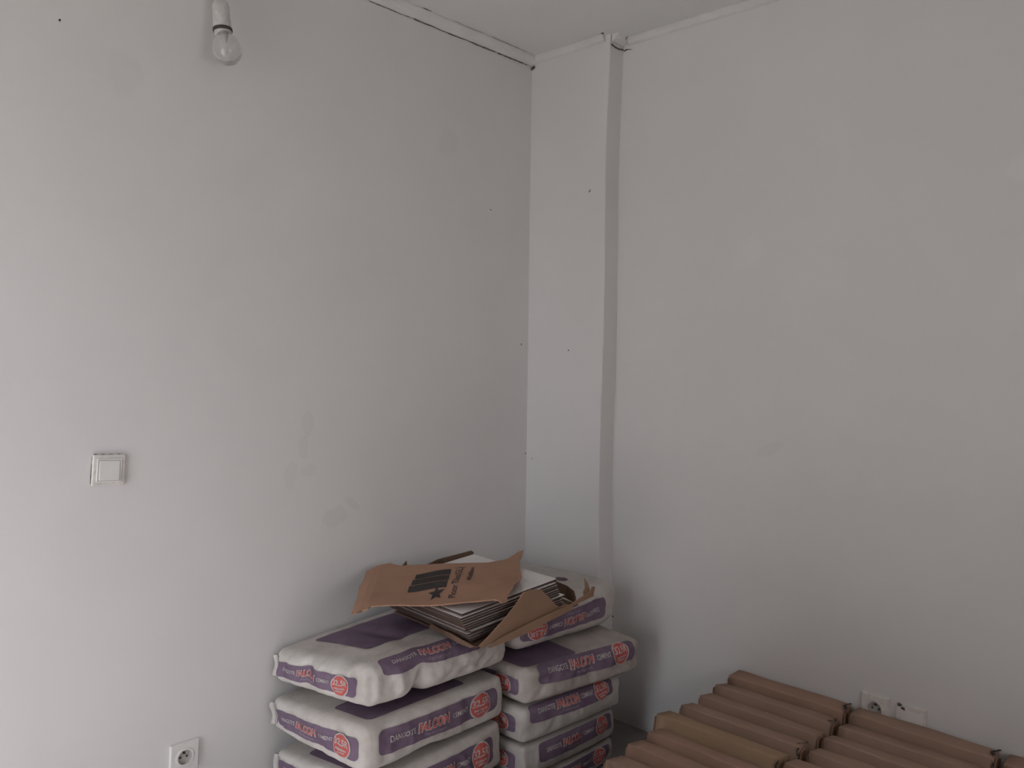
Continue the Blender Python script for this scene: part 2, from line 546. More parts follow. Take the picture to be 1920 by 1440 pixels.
# the dark chip with a pale middle at eye height on the pilaster
c = Vector((.306, -PD - .001, 2.062)); vs, fs = [], []
for k in range(14):
    a = 2 * math.pi * k / 14
    for q in (1.0, .52):
        u, v = math.cos(a) * .0030 * q, math.sin(a) * .0064 * q
        vs.append(c + Vector((u * .8 + v * .6, -.001 * (q < 1), -u * .6 + v * .8)))
for k in range(14):
    a = 2 * k; b2 = 2 * ((k + 1) % 14); fs.append((a, b2, b2 + 1, a + 1))
mesh('chip_rim', vs, fs, M['fleck'], pil)
# open corners where the trims stop short
for k, (cc, oo, rr_, st) in enumerate((((.010, -PD, ZW - .006), (0, -1, 0), .011, .8), ((.004, -PD - .004, ZW - .010), (1, 0, 0), .008, 1.2),
                                      ((PW - .012, -PD - .03, ZC - .003), (0, 0, -1), .011, .8), ((PW + .032, -.028, ZC - .006), (0, -1, 0), .007, 1.6))):
    fleck([pil, wall_left, ceiling, ceiling][k], cc, oo, rr_ * .8, 20 + k, st, 'trim_gap', M['crack'])

# ------------------------------------------------------------------ wall fittings


def plate(bm, w_, h_, d_, bev=.004):
    add_box(bm, (-w_ / 2, -d_, -h_ / 2), (w_ / 2, 0, h_ / 2), bev, 3)


def socket(name, label, loc, rz, tilt=0, frame=.082, dirty=False):
    """round-well wall socket facing local -y"""
    pm = M['plastic_dirty'] if dirty else M['plastic']
    t = thing(name, label, 'socket', loc, rot=(0, tilt, rz))
    # plate with a round well cut in it
    bm = bmesh.new(); n = 40; h = frame / 2; R0, D = .0205, .0095
    sq = []
    for k in range(n):
        a = 2 * math.pi * k / n; ca, sa = math.cos(a), math.sin(a); mx = max(abs(ca), abs(sa)); sq.append((ca / mx * h, sa / mx * h))
    rings = [[(x, 0, z) for x, z in sq], [(x, -D + .003, z) for x, z in sq], [(x * .955, -D, z * .955) for x, z in sq],
             [(math.cos(2 * math.pi * k / n) * .0265, -D, math.sin(2 * math.pi * k / n) * .0265) for k in range(n)],
             [(math.cos(2 * math.pi * k / n) * .0258, -D - .0022, math.sin(2 * math.pi * k / n) * .0258) for k in range(n)],
             [(math.cos(2 * math.pi * k / n) * R0, -D - .0022, math.sin(2 * math.pi * k / n) * R0) for k in range(n)],
             [(math.cos(2 * math.pi * k / n) * R0 * .96, -.001, math.sin(2 * math.pi * k / n) * R0 * .96) for k in range(n)]]
    rows = [[bm.verts.new(p) for p in rg] for rg in rings]
    for a, b2 in zip(rows, rows[1:]):
        for k in range(n): bm.faces.new((a[k], a[(k + 1) % n], b2[(k + 1) % n], b2[k]))
    bm.faces.new(rows[-1])
    pb = bmobj('plate', bm, [pm, M['well']], t)
    for pl_ in pb.data.polygons:
        if pl_.center.y > -.0105 and math.hypot(pl_.center.x, pl_.center.z) < .0207: pl_.material_index = 1
    for x in (-.0095, .0095):
        bm = bmesh.new(); lathe(bm, [(0, 0), (.0034, 0), (.0034, .0012), (0, .0012)], (x, -.001, -.002), (0, -1, 0), 14)
        bmobj('pin_hole', bm, M['socket_dark'], t)
    bm = bmesh.new(); lathe(bm, [(.0032, 0), (.0032, .006), (.0022, .0085), (0, .009)], (0, -.001, .0105), (0, -1, 0), 14)
    bmobj('earth_pin', bm, M['socket_dark'], t)
    # moulded rim shadow gap at the foot of the well
    return t


sk = socket('wall_socket', 'white round-well socket low on the left wall, near the photo\'s bottom left', (0, -1.541, .283), R(90), R(3))
socket('wall_socket', 'white round-well socket half hidden behind the cartons, left of the damaged plate', (1.384, 0, .362), 0, 0, .082, True)

t = thing('light_switch', 'white square light switch on the left wall, scuffed at its edges', 'switch', (0, -1.736, 1.126), rot=(0, R(4), R(90)))
bm = bmesh.new(); plate(bm, .082, .082, .009, .004); bmobj('plate', bm, M['plastic_dirty'], t)
bm = bmesh.new()
# raised inner frame, hollow
for lo, hi in (((-.031, -.0115, -.031), (.031, -.008, -.027)), ((-.031, -.0115, .027), (.031, -.008, .031)),
               ((-.031, -.0115, -.027), (-.027, -.008, .027)), ((.027, -.0115, -.027), (.031, -.008, .027))):
    add_box(bm, lo, hi, .0008, 1)
bmobj('inner_frame', bm, M['plastic'], t)
bm = bmesh.new(); add_box(bm, (-.0262, -.0135, -.0262), (.0262, -.008, .0262), .0025, 2)
for v in bm.verts:
    if v.co.y < -.010: v.co.y += v.co.z * .06
bmobj('rocker', bm, M['plastic'], t)
pts = [(-.0412, -.002, .036 - .0072 * k) for k in range(11)]
ribbon('grime_line', pts, [.0004, .0006, .0004, .0008, .001, .0013, .0012, .0016, .0014, .001, .0006], (0, -1, 0), M['crack'], t, lift=-.0005)
for x, y, z, s_ in ((-.038, 0, .041, .0018), (-.02, 0, .0415, .0008), (.0, 0, .0415, .0007), (.02, 0, .0415, .0008)):
    pts = [(x + .0035 * k, -.001, z) for k in range(4)]
    ribbon('grime_line', pts, [s_ * .4, s_, s_ * .7, s_ * .3], (0, -1, 0), M['crack'], t, lift=.0)

t = thing('broken_wall_plate', 'white square wall plate with a broken dark corner, right of the carton-side socket', 'wall plate', (1.487, 0, .358))
bm = bmesh.new()
pl = [(-.041, .030), (-.030, .034), (-.024, .0405), (.041, .041), (.041, -.041), (-.041, -.041)]
fr = [bm.verts.new((x, -.009, z)) for x, z in pl]; bk = [bm.verts.new((x * 1.02, 0, z * 1.02)) for x, z in pl]
bm.faces.new(fr); bm.faces.new(list(reversed(bk)))
for k in range(len(pl)): bm.faces.new((fr[k], bk[k], bk[(k + 1) % len(pl)], fr[(k + 1) % len(pl)]))
bmobj('plate', bm, M['plastic_dirty'], t)
bm = bmesh.new(); add_box(bm, (-.029, -.0105, -.032), (.033, -.008, .027), .001, 1); bmobj('inner_panel', bm, M['plastic'], t)
bm = bmesh.new(); lathe(bm, [(0, 0), (.0058, 0), (.0058, .003), (.004, .0035), (0, .0035)], (.003, -.0095, -.010), (0, -1, 0), 16); bmobj('cable_hole', bm, M['socket_dark'], t)
fleck(t, (-.033, -.0045, .036), (0, -1, 0), .011, 31, .7, 'broken_corner', M['socket_dark'])
fleck(t, (-.022, -.0100, .031), (0, -1, 0), .007, 32, .8, 'broken_corner', M['socket_dark'])

# ------------------------------------------------------------------ bulb in its wall lamp holder
BL = Vector((.062, -1.444, 2.326))           # middle of the dark ring
hax = Vector((-.10, -.03, 1)).normalized()   # holder axis, upwards
bax = Vector((.40, .02, -1)).normalized()   # bulb axis, downwards
t = thing('wall_lamp', 'bare bulb in a white painted holder at the top of left wall', 'lamp', (0, -1.46, 2.44))
off = -Vector((0, -1.46, 2.44))
bm = bmesh.new()
lathe(bm, [(.0235, .003), (.0245, .010), (.0235, .030), (.0225, .050), (.0225, .066), (.019, .078), (.012, .084), (0, .085)], BL + off, hax, 32)
bmobj('holder', bm, M['holder'], t, True)
bm = bmesh.new()
top = BL + off + hax * .075
lathe(bm, [(.011, -.012), (.011, .064)], top + Vector((.0, 0, .0)), (-1, 0, .75), 16)
bmobj('holder_arm', bm, M['holder'], t, True)
bm = bmesh.new(); lathe(bm, [(0, .012), (.028, .011), (.033, .007), (.034, 0)], Vector((0, -1.46, 2.462)) + off, (1, 0, 0), 28)
bmobj('wall_rose', bm, M['holder'], t, True)
bm = bmesh.new(); lathe(bm, [(.0235, .005), (.0258, .005), (.0264, .0), (.0255, -.004), (.0232, -.004), (.0235, .005)], BL + off, hax, 36)
bmobj('holder_ring', bm, M['ring'], t, True)
bm = bmesh.new(); lathe(bm, [(0, -.004), (.0232, -.004), (.0236, .004), (.0222, .012), (.0195, .016), (0, .016)], BL + off, bax, 32)
bmobj('bulb_cap', bm, M['holder'], t, True)
bm = bmesh.new()
prof_o = [(.0185, .013), (.0215, .020), (.0275, .029), (.0335, .039), (.0375, .050), (.0390, .061), (.0378, .073), (.0335, .085), (.0255, .0945), (.0140, .1005), (0, .1025)]
prof_i = [(max(0, r_ - .0009), h - (.0009 if r_ < .03 else 0)) for r_, h in prof_o]
lathe(bm, prof_o + list(reversed(prof_i[:-1])), BL + off, bax, 40)
me = bpy.data.meshes.new('glass_bulb'); bmesh.ops.recalc_face_normals(bm, faces=bm.faces[:]); bm.to_mesh(me); bm.free()
link('glass_bulb', me, M['glass'], t, True)
bm = bmesh.new(); lathe(bm, [(.0075, .014), (.0075, .030), (.0045, .042), (.0025, .050), (0, .051)], BL + off, bax, 16)
bmobj('filament_stem', bm, M['plastic'], t, True)

# ------------------------------------------------------------------ cement sacks
EX = (.225, .265, .065)      # nominal half sizes


class Sack:
    """a filled sack: a soft box whose eight corners sit where the real corners do
    c: near-left, near-right, far-right, far-left as (x, y, ztop, zbottom)"""

    def __init__(s, c, top=.015, bot=.0, side=.012, r=.020, seed=0, creases=(), amp=.0055):
        s.c, s.top, s.bot, s.side, s.r, s.seed, s.cr, s.amp = c, top, bot, side, r, seed, creases, amp

    def pos(s, a, b_, h):
        p = Vector((a * EX[0], b_ * EX[1], h * EX[2]))
        q = Vector((max(-EX[i] + s.r, min(EX[i] - s.r, p[i])) for i in range(3)))
        dd = p - q
        p2 = q + dd.normalized() * s.r if dd.length > 1e-9 else p
        n = [p2[i] / EX[i] for i in range(3)]
        A, B, H = n
        # bulge of the filled sides
        A2 = A * (1 + s.side / EX[0] * max(0, 1 - B * B) * max(0, 1 - H * H))
        B2 = B * (1 + s.side * .25 / EX[1] * max(0, 1 - A * A) * max(0, 1 - H * H))
        # corners of a stuffed sack are drawn in a little
        pin = 1 - .030 * (abs(A) ** 6) * (abs(B) ** 6)
        A2 *= pin; B2 *= pin
        wx, wy, wh = (A2 + 1) / 2, (B2 + 1) / 2, (H + 1) / 2
        nl, nr, fr, fl = s.c
        x = (1 - wy) * ((1 - wx) * nl[0] + wx * nr[0]) + wy * ((1 - wx) * fl[0] + wx * fr[0])
        y = (1 - wy) * ((1 - wx) * nl[1] + wx * nr[1]) + wy * ((1 - wx) * fl[1] + wx * fr[1])
        zt = (1 - wy) * ((1 - wx) * nl[2] + wx * nr[2]) + wy * ((1 - wx) * fl[2] + wx * fr[2])
        zb = (1 - wy) * ((1 - wx) * nl[3] + wx * nr[3]) + wy * ((1 - wx) * fl[3] + wx * fr[3])
        k = max(0, 1 - A * A) * max(0, 1 - B * B)
        z = zb - s.bot * k * (1 - wh) + (zt + s.top * k - zb + s.bot * k * 0) * wh if False else (1 - wh) * (zb - s.bot * k) + wh * (zt + s.top * k)
        P = Vector((x, y, z))
        # pressed dents and creases: (face axis, a, b, h, radii, depth)
        for (ca, cb, ch, ra, rb, rh, push) in s.cr:
            g = math.exp(-((A - ca) / ra) ** 2 - ((B - cb) / rb) ** 2 - ((H - ch) / rh) ** 2)
            P += Vector(push) * g
        # creased cloth, strongest on the upright sides
        edge = .25 + .75 * max(0, 1 - abs(H) ** 3)
        sd = s.seed * 7.3
        w1 = noise.noise(Vector((x * 9 + sd, y * 9, z * 14)))
        w2 = .5 - 2.0 * math.sqrt(noise.noise(Vector((x * 17 + sd, y * 17 + 5, z * 6 + w1 * 1.2))) ** 2 + .006)
        w2 += .35 * noise.noise(Vector((x * 60, y * 60 + sd, z * 40)))
        out = Vector((A ** 3, B ** 3, H ** 3 * .25))
        return P + out * edge * s.amp * (w1 + .95 * w2)

    def mesh(s, parent, mat):
        ns = {0: 60, 1: 70, 2: 18}

        def grid(n, e, r_):
            # denser near the rounded edges
            u = []
            k = r_ / e
            m_ = 5
            u += [-1 + k * i / m_ for i in range(m_)]
            u += [-1 + k + (2 - 2 * k) * i / n for i in range(n + 1)]
            u += [1 - k + k * (i + 1) / m_ for i in range(m_)]
            return u
        g = [grid(ns[i], EX[i], s.r) for i in range(3)]
        bm = bmesh.new(); cache = {}

        def V(a, b_, h):
            key = (round(a, 6), round(b_, 6), round(h, 6))
            if key not in cache: cache[key] = bm.verts.new(s.pos(a, b_, h))
            return cache[key]
        for ax in range(3):
            o1, o2 = [(1, 2), (0, 2), (0, 1)][ax]
            for sg in (-1, 1):
                for i in range(len(g[o1]) - 1):
                    for j in range(len(g[o2]) - 1):
                        q = []
                        for di, dj in ((0, 0), (1, 0), (1, 1), (0, 1)):
                            p = [0, 0, 0]; p[ax] = sg; p[o1] = g[o1][i + di]; p[o2] = g[o2][j + dj]
                            q.append(V(*p))
                        if len(set(q)) == 4: bm.faces.new(q)
        return bmobj('sack_body', bm, mat, parent, True)

    def face(s, which, lift):
        """fn(u, v) -> point on a printed face, u and v in -1..1; v beyond 1 runs on over the top"""
        def raw(u, v):
            if which == 'end':
                if v > 1: return s.pos(u, -1 + (v - 1) * EX[2] / EX[1], 1)
                return s.pos(u, -1, v)
            if which == 'side':
                if v > 1: return s.pos(1 - (v - 1) * EX[2] / EX[0], u, 1)
                return s.pos(1, u, v)
            return s.pos(u, v, 1)

        def fn(u, v):
            e = .01
            p = raw(u, v); n = (raw(u + e, v) - raw(u - e, v)).cross(raw(u, v + e) - raw(u, v - e))
            return p + n.normalized() * lift
        return fn


def label_print(s, root, which, u0, u1, v0, v1, flip=False, text=True, badge=True):
    """purple panel with its lettering and the round strength badge, as flat print on the sack"""
    du, dv = u1 - u0, v1 - v0

    def mp(f):
        def g(a, b_):
            if flip: a, b_ = 1 - a, 1 - b_
            return f(u0 + a * du, v0 + b_ * dv)
        return g

    def put(name, bm, lift, mat, parent, step=(.008, .045)):
        lift += .0005 if name == 'printed_panel' else .0020
        slice2d(bm, step)
        return wrap(name, bm, mp(s.face(which, lift)), mat, parent)
    asp = 2.9 if which == 'side' else 2.6
    bm = bmesh.new(); ngon2d(bm, round_rect(0, 1, 0, 1, .05, .22)); bmesh.ops.triangulate(bm, faces=bm.faces[:])
    pan = put('printed_panel', bm, .0014, M['purple'], root, (.012, .05))
    pan['label'] = 'purple printed panel'
    if text:
        put('lettering', place(text_bm('DANGOTE', .02), .085, .27, .44, .67), .0016, M['ink_white'], pan)
        put('lettering', place(text_bm('FALCON', .075, .22), .285, .550, .345, .775), .0015, M['ink_white'], pan)
        put('lettering', place(text_bm('FALCON', .022, .22), .294, .542, .385, .735), .0022, M['ink_red'], pan)
        put('lettering', place(text_bm('CEMENT', .02), .57, .72, .44, .64), .0016, M['ink_white'], pan)
        put('lettering', place(text_bm('Performant', .01, .15), .34, .52, .13, .28), .0016, M['ink_dim'], pan)
    if badge:
        bm = bmesh.new(); ngon2d(bm, ellipse(.835, .48, .098, .56)); bmesh.ops.triangulate(bm, faces=bm.faces[:])
        put('badge_ring', bm, .0020, M['ink_white'], pan, (.010, .05))
        bm = bmesh.new(); ngon2d(bm, ellipse(.835, .48, .088, .50)); bmesh.ops.triangulate(bm, faces=bm.faces[:])
        bd = put('badge', bm, .0026, M['ink_red'], pan, (.010, .05))
        bd['label'] = 'round red strength badge'
        put('lettering', place(text_bm('32,5R', .022), .757, .913, .42, .78), .0033, M['ink_white'], pan)
        for k, (a, b2) in enumerate(((.775, .895), (.795, .875))):
            for i in range(7):
                x0 = a + (b2 - a) * i / 7
                bm = bmesh.new(); ngon2d(bm, [(x0, .27 - .13 * k), (x0 + (b2 - a) / 10, .27 - .13 * k), (x0 + (b2 - a) / 10, .35 - .13 * k), (x0, .35 - .13 * k)])
                put('small_print', bm, .0033, M['ink_white'], pan)


def seam_flap(s, root):
    """folded, stitched edge at the near left corner"""
    vs, fs = [], []; n = 12
    for k in range(n + 1):
        h = -.72 + 1.44 * k / n
        p = s.pos(-.97, -.985, h)
        wv = .002 * math.sin(k * .6 + s.seed)
        o = Vector((-.75, -.66, 0)) * (.013 + wv)
        a, b2 = p + Vector((.004, -.001, 0)), p + o
        for q in (a + Vector((.003, -.004, 0)), b2 + Vector((.002, -.003, 0)), b2 + Vector((-.002, .003, 0)), a + Vector((-.004, .003, 0))): vs.append(q)
    for k in range(n):
        for i in range(4):
            a = 4 * k + i; b2 = 4 * k + (i + 1) % 4; fs.append((a, b2, b2 + 4, a + 4))
    fs += [(3, 2, 1, 0), tuple(4 * n + i for i in range(4))]
    sf = mesh('seam_flap', vs, fs, M['seam'], root, True)
    f = s.face('end', .0014); bm = bmesh.new()
    ngon2d(bm, [(-.905, -.62), (-.893, -.62), (-.885, .70), (-.897, .70)]); slice2d(bm, .08)
    wrap('stitch_line', bm, f, M['thread'], sf)


def sack(label, s, ends=None, side=None, top=None, flip=False, flap=False, mat='sack'):
    cx = sum(c[0] for c in s.c) / 4; cy = sum(c[1] for c in s.c) / 4; cz = min(c[3] for c in s.c)
    root = thing('cement_sack', label, 'cement sack', group='stacked sacks of cement')
    body = s.mesh(root, M[mat])
    if ends: label_print(s, root, 'end', *ends[:4], flip=flip)
    if side: label_print(s, root, 'side', *side[:4], flip=flip)
    if top:
        bm = bmesh.new(); ngon2d(bm, round_rect(*top, .08, .06)); bmesh.ops.triangulate(bm, faces=bm.faces[:]); slice2d(bm, .04)
        wrap('printed_panel', bm, s.face('top', .0016), M['purple'], root)
    if flap: seam_flap(s, root)
    # origin of the thing at the foot of the sack
    base = Vector((cx, cy, cz)); root.location = base
    for ch in root.children: ch.location = -base
    return root


# front stack, bottom to top
A4 = Sack([(.03, -1.265, .10, .002), (.50, -1.265, .122, .002), (.505, -.750, .125, .002), (.03, -.750, .115, .002)], top=.008, seed=4)
A3 = Sack([(.035, -1.275, .212, .132), (.495, -1.268, .274, .142), (.512, -.748, .282, .140), (.03, -.75, .248, .132)], top=.010, bot=.002, seed=3)
A2 = Sack([(.024, -1.280, .375, .282), (.494, -1.275, .438, .305), (.514, -.746, .430, .302), (.03, -.75, .395, .290)], top=.010, bot=.008, seed=2,
          creases=[(1, -.2, -1, .3, .25, .8, (-.004, 0, .006))])
A1 = Sack([(.014, -1.275, .520, .425), (.474, -1.248, .592, .470), (.504, -.722, .585, .462), (.03, -.73, .550, .430)], top=.013, bot=.014, side=.022, seed=1, amp=.008, r=.030,
          creases=[(1, -.36, -.8, .45, .09, 1.3, (-.018, 0, .020)), (0, -.15, 1, .5, .10, .5, (0, 0, -.010)), (-.15, -1, .2, .10, .22, .8, (0, .014, .006)),
                   (.55, -.75, 1, .12, .5, .4, (0, 0, -.008))])
sack('dirty white cement sack at the foot of the front stack, under three others', A4, (-.88, .88, -.5, .5), (-.8, .8, -.45, .6))
sack('dirty white cement sack third from top of the front stack, cut by the photo\'s edge', A3, (-.90, .86, -.50, .52), (-.62, .80, -.44, .66), top=(-.45, .7, -.86, .3), flap=True)
sack('off-white cement sack second from top of the front stack, its labels fully seen', A2, (-.88, .88, -.52, .46), (-.84, .84, -.40, .66), top=(.12, .84, -.84, .5), flap=True)
sack('creased off-white cement sack on top of the front stack, under the open tile carton', A1, (-.84, .80, -.50, .40), (-.84, .86, .36, 1.42), top=(-.7, .40, -.62, .6), flap=True)

# rear stack, bottom to top
B5 = Sack([(.12, -.720, .088, .002), (.565, -.720, .088, .002), (.595, -.26, .083, .002), (.12, -.25, .085, .002)], top=.004, seed=15)
B4 = Sack([(.12, -.720, .200, .095), (.57, -.722, .200, .096), (.595, -.255, .185, .090), (.12, -.25, .195, .092)], top=.006, bot=.001, seed=14)
B3 = Sack([(.12, -.720, .325, .212), (.57, -.722, .325, .212), (.605, -.232, .300, .196), (.12, -.23, .322, .207)], top=.006, bot=.002, seed=13)
B2 = Sack([(.12, -.720, .450, .338), (.574, -.724, .456, .338), (.640, -.165, .424, .310), (.14, -.160, .450, .334)], top=.008, bot=.002, seed=12, amp=.007, r=.026)
B1 = Sack([(.06, -.690, .588, .474), (.512, -.694, .590, .484), (.505, -.122, .598, .442), (.05, -.13, .590, .466)], top=.008, bot=.004, seed=11, amp=.007, r=.034, side=.014,
          creases=[(1, 1, -1, .4, .2, .7, (-.01, -.03, .012))])
sack('shaded cement sack on the floor at the foot of the corner stack', B5, None, (-.72, .84, -.3, .8), mat='sack_grey_shade')
sack('shaded cement sack second from the floor in the corner stack, beside the cartons', B4, (-.85, .85, -.5, .5), (-.72, .88, -.2, .95), mat='sack_grey_shade')
sack('cement sack in the middle of the corner stack, purple label tucked under the one above', B3, (-.85, .85, -.5, .5), (-.90, .76, .1, 1.25), mat='sack_grey_shade')
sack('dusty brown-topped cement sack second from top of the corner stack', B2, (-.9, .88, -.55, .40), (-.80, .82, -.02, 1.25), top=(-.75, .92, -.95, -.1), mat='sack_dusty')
b1 = sack('cement sack lying upside down on top of the corner stack, by the pilaster', B1, None, (-.95, .64, -.42, .56), flip=True, mat='sack_grey_shade')
# dark emblem on the upper face of the upturned sack: a spread bird in a blot
f = B1.face('top', .0015)
em = [(.30 + .30 * math.cos(2 * math.pi * k / 40) * (1 + .22 * math.sin(k * 2.9) + .14 * math.sin(k * 5.3)) + .2, .5 + .42 * math.sin(2 * math.pi * k / 40) * (1 + .18 * math.sin(k * 3.7 + 1))) for k in range(40)]
bm = bmesh.new(); ngon2d(bm, [(.12 + x * .34, .42 + y * .17) for x, y in em]); bmesh.ops.triangulate(bm, faces=bm.faces[:]); slice2d(bm, .05)
e_ = wrap('emblem', bm, f, M['emblem'], b1); e_.location = -b1.location
e_['label'] = 'dark printed emblem'

# ------------------------------------------------------------------ floor tiles in their torn carton
YAWT, SL = R(-3.0), .055     # turn of the pile, rise towards the corner
NT = 12
tm = bmesh.new(); add_box(tm, (-.2, -.2, 0), (.2, .2, .0068), .0008, 1)
for f_ in tm.faces: f_.material_index = 0 if f_.normal.z > .3 else 1
tile_me = bpy.data.meshes.new('floor_tile'); tm.to_mesh(tile_me); tm.free()
tile_me.materials.append(M['tile_white']); tile_me.materials.append(M['tile_body'])
ORD = ['first', 'second', 'third', 'fourth', 'fifth', 'sixth', 'seventh', 'eighth', 'ninth', 'tenth', 'eleventh', 'twelfth']
rnd = random.Random(9)
Z0 = .6135
for k in range(NT):
    fr = k / (NT - 1)
    x = .372 + .016 * fr + rnd.uniform(-.0015, .0015); y = -.733 - .062 * fr ** .8 + rnd.uniform(-.0015, .0015)
    if k == NT - 1: x -= .010; y += .014
    if k == 4: x += .008; y += .012
    z = Z0 + .00845 * k + SL * (y + .735)
    o = bpy.data.objects.new('ceramic_tile', tile_me); COL.objects.link(o)
    o.location = (x, y, z); o.rotation_euler = (math.atan(SL), 0, YAWT + rnd.uniform(-.005, .005))
    n_ = NT - 1 - k
    o['label'] = ('topmost white floor tile of the pile in the torn carton' if n_ == 0 else
                  'lowest white floor tile of the pile in the torn carton' if n_ == NT - 1 else
                  'white floor tile %s from the top of the pile in the torn carton' % ORD[n_])
    o['category'] = 'tile'; o['group'] = 'white floor tiles in the torn carton'

ct = thing('open_tile_carton', 'torn brown cardboard carton opened around the white floor tiles', 'carton', (.38, -.74, .606))
cb = -Vector((.38, -.74, .606))


def ident(fn):
    return lambda u, v: fn(u, v) + cb


ZB = lambda y: .6085 + SL * (y + .735)
# bottom board
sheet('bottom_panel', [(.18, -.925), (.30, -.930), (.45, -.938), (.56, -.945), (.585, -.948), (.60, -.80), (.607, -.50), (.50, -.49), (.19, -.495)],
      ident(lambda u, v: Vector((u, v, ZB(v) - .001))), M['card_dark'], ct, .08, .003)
# long side facing the room: triangular torn flap over a folded strip
side_poly = [(-.968, .610), (-.915, .645), (-.870, .677), (-.838, .706), (-.812, .737), (-.775, .738), (-.733, .729), (-.708, .709), (-.686, .692), (-.655, .664), (-.628, .648),
             (-.600, .650), (-.574, .641), (-.520, .652), (-.470, .660), (-.462, .676), (-.445, .672), (-.446, .640), (-.560, .634), (-.60, .634), (-.70, .625), (-.815, .616), (-.955, .604)]
sf = sheet('side_panel', side_poly, ident(lambda u, v: Vector((.618 + .010 * math.sin((u + .96) * 5) + .16 * (v - .62), u, v))), M['card_flap'], ct, .03, .0035)
sheet('folded_strip', [(-.950, .609), (-.90, .624), (-.80, .636), (-.70, .646), (-.60, .650), (-.575, .648), (-.57, .632), (-.70, .622), (-.80, .610), (-.940, .606)],
      ident(lambda u, v: Vector((.632 + .010 * math.sin((u + .96) * 5) - .05 * (v - .62), u, v - .002))), M['card_flap'], ct, .04, .003)
sheet('torn_corner', [(-.475, .634), (-.435, .640), (-.432, .672), (-.440, .690), (-.452, .664), (-.468, .655)],
      ident(lambda u, v: Vector((.612 - .5 * (v - .635), u, v))), M['card_flap'], ct, .02, .003)
# end by the pilaster
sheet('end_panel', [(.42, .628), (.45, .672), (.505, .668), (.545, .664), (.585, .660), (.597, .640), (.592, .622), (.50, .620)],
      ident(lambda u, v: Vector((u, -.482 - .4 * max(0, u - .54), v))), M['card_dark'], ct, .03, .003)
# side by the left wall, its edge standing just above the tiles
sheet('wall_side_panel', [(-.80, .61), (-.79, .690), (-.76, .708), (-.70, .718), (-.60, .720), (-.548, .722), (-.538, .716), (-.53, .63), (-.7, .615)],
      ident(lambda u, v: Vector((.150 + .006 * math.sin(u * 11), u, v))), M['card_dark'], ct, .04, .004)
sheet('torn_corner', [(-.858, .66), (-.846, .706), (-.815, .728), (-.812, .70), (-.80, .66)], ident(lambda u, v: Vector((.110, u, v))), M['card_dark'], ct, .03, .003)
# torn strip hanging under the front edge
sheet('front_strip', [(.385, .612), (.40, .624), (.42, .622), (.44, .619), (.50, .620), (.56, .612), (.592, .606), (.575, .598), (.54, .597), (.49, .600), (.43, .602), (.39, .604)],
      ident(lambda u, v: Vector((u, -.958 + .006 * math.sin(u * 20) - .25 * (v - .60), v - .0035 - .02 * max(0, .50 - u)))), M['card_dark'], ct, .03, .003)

# the lid flap: a broad sheet lying across the tiles, sagging past the pile towards the wall
LTL, LTR, LBR, LBL = Vector((.055, -.945, .722)), Vector((.350, -.505, .748)), Vector((.655, -.885, .734)), Vector((.300, -1.178, .694))


def lid_fn(lift=0.0):
    def raw(u, v):   # u along the length, v from the lower edge (0) to the wall-side edge (1)
        p = LBL.lerp(LBR, u) * (1 - v) + LTL.lerp(LTR, u) * v
        z = .004 * math.sin(math.pi * min(1, max(0, u))) - .004 * (1 - v) * math.sin(math.pi * min(1, max(0, u)))
        z += .004 * max(0, (u - .86) / .14) ** 2 * v ** 2           # lifted corner
        z -= .016 * max(0, (.12 - u) / .12) ** 2                    # bent down end
        z += .003 * math.sin(u * 9 + v * 4) + .002 * math.sin(v * 13 + u * 5)
        return p + Vector((0, 0, z))

    def fn(u, v):
        e = .01; p = raw(u, v)
        n = (raw(u + e, v) - raw(u - e, v)).cross(raw(u, v + e) - raw(u, v - e)).normalized()
        if n.z < 0: n = -n
        return p + n * lift + cb
    return fn


lid_poly = [(-.005, .0), (.02, .01), (.03, -.02), (.06, .012), (.07, -.035), (.105, -.03), (.12, .01), (.30, .012), (.50, .004), (.68, .02), (.80, .015), (.90, .03), (.93, .01), (.955, -.035), (.985, -.005),
            (.98, .08), (1.0, .18), (1.01, .30), (1.035, .36), (1.045, .46), (1.02, .62), (1.01, .78), (1.02, .88), (1.02, 1.0), (.985, .985), (.92, .86), (.80, .80), (.60, .81), (.42, .85), (.22, .93),
            (.165, 1.0), (.15, 1.03), (.07, 1.03), (.0, 1.02), (.0, .80), (-.01, .6), (.0, .35)]
lid = sheet('lid_flap', lid_poly, lid_fn(0), M['card_lid'], ct, .05, .004)
lid['label'] = 'printed cardboard lid flap'


def lid_print(name, bm, lift, step=.04):
    slice2d(bm, step); return wrap(name, bm, lid_fn(lift), M['ink_gap_black'], lid)


# three waving stripes and the star
for v0, v1, du in ((.575, .69, .02), (.445, .56, .01), (.31, .43, 0.0)):
    n = 14; pts = []
    def wavy(s): return .025 * math.sin(s * 3.4 - 1.2)
    for k in range(n + 1): s_ = k / n; pts.append((.325 + du + s_ * (.245 - du), v0 + wavy(s_) - .02 * s_ + (.10 * (1 - s_) ** 3 if False else 0)))
    for k in range(n, -1, -1): s_ = k / n; pts.append((.325 + du + s_ * (.245 - du), v1 + wavy(s_) - .02 * s_))
    bm = bmesh.new(); ngon2d(bm, pts); bmesh.ops.triangulate(bm, faces=bm.faces[:])
    lid_print('printed_stripe', bm, .0010)
pts = []
for k in range(10):
    a = R(90 + 36 * k + 8); q = 1.0 if k % 2 == 0 else .40
    pts.append((.515 + .055 * q * math.cos(a), .225 + .135 * q * math.sin(a)))
bm = bmesh.new(); ngon2d(bm, pts); bmesh.ops.triangulate(bm, faces=bm.faces[:]); lid_print('printed_star', bm, .0012)


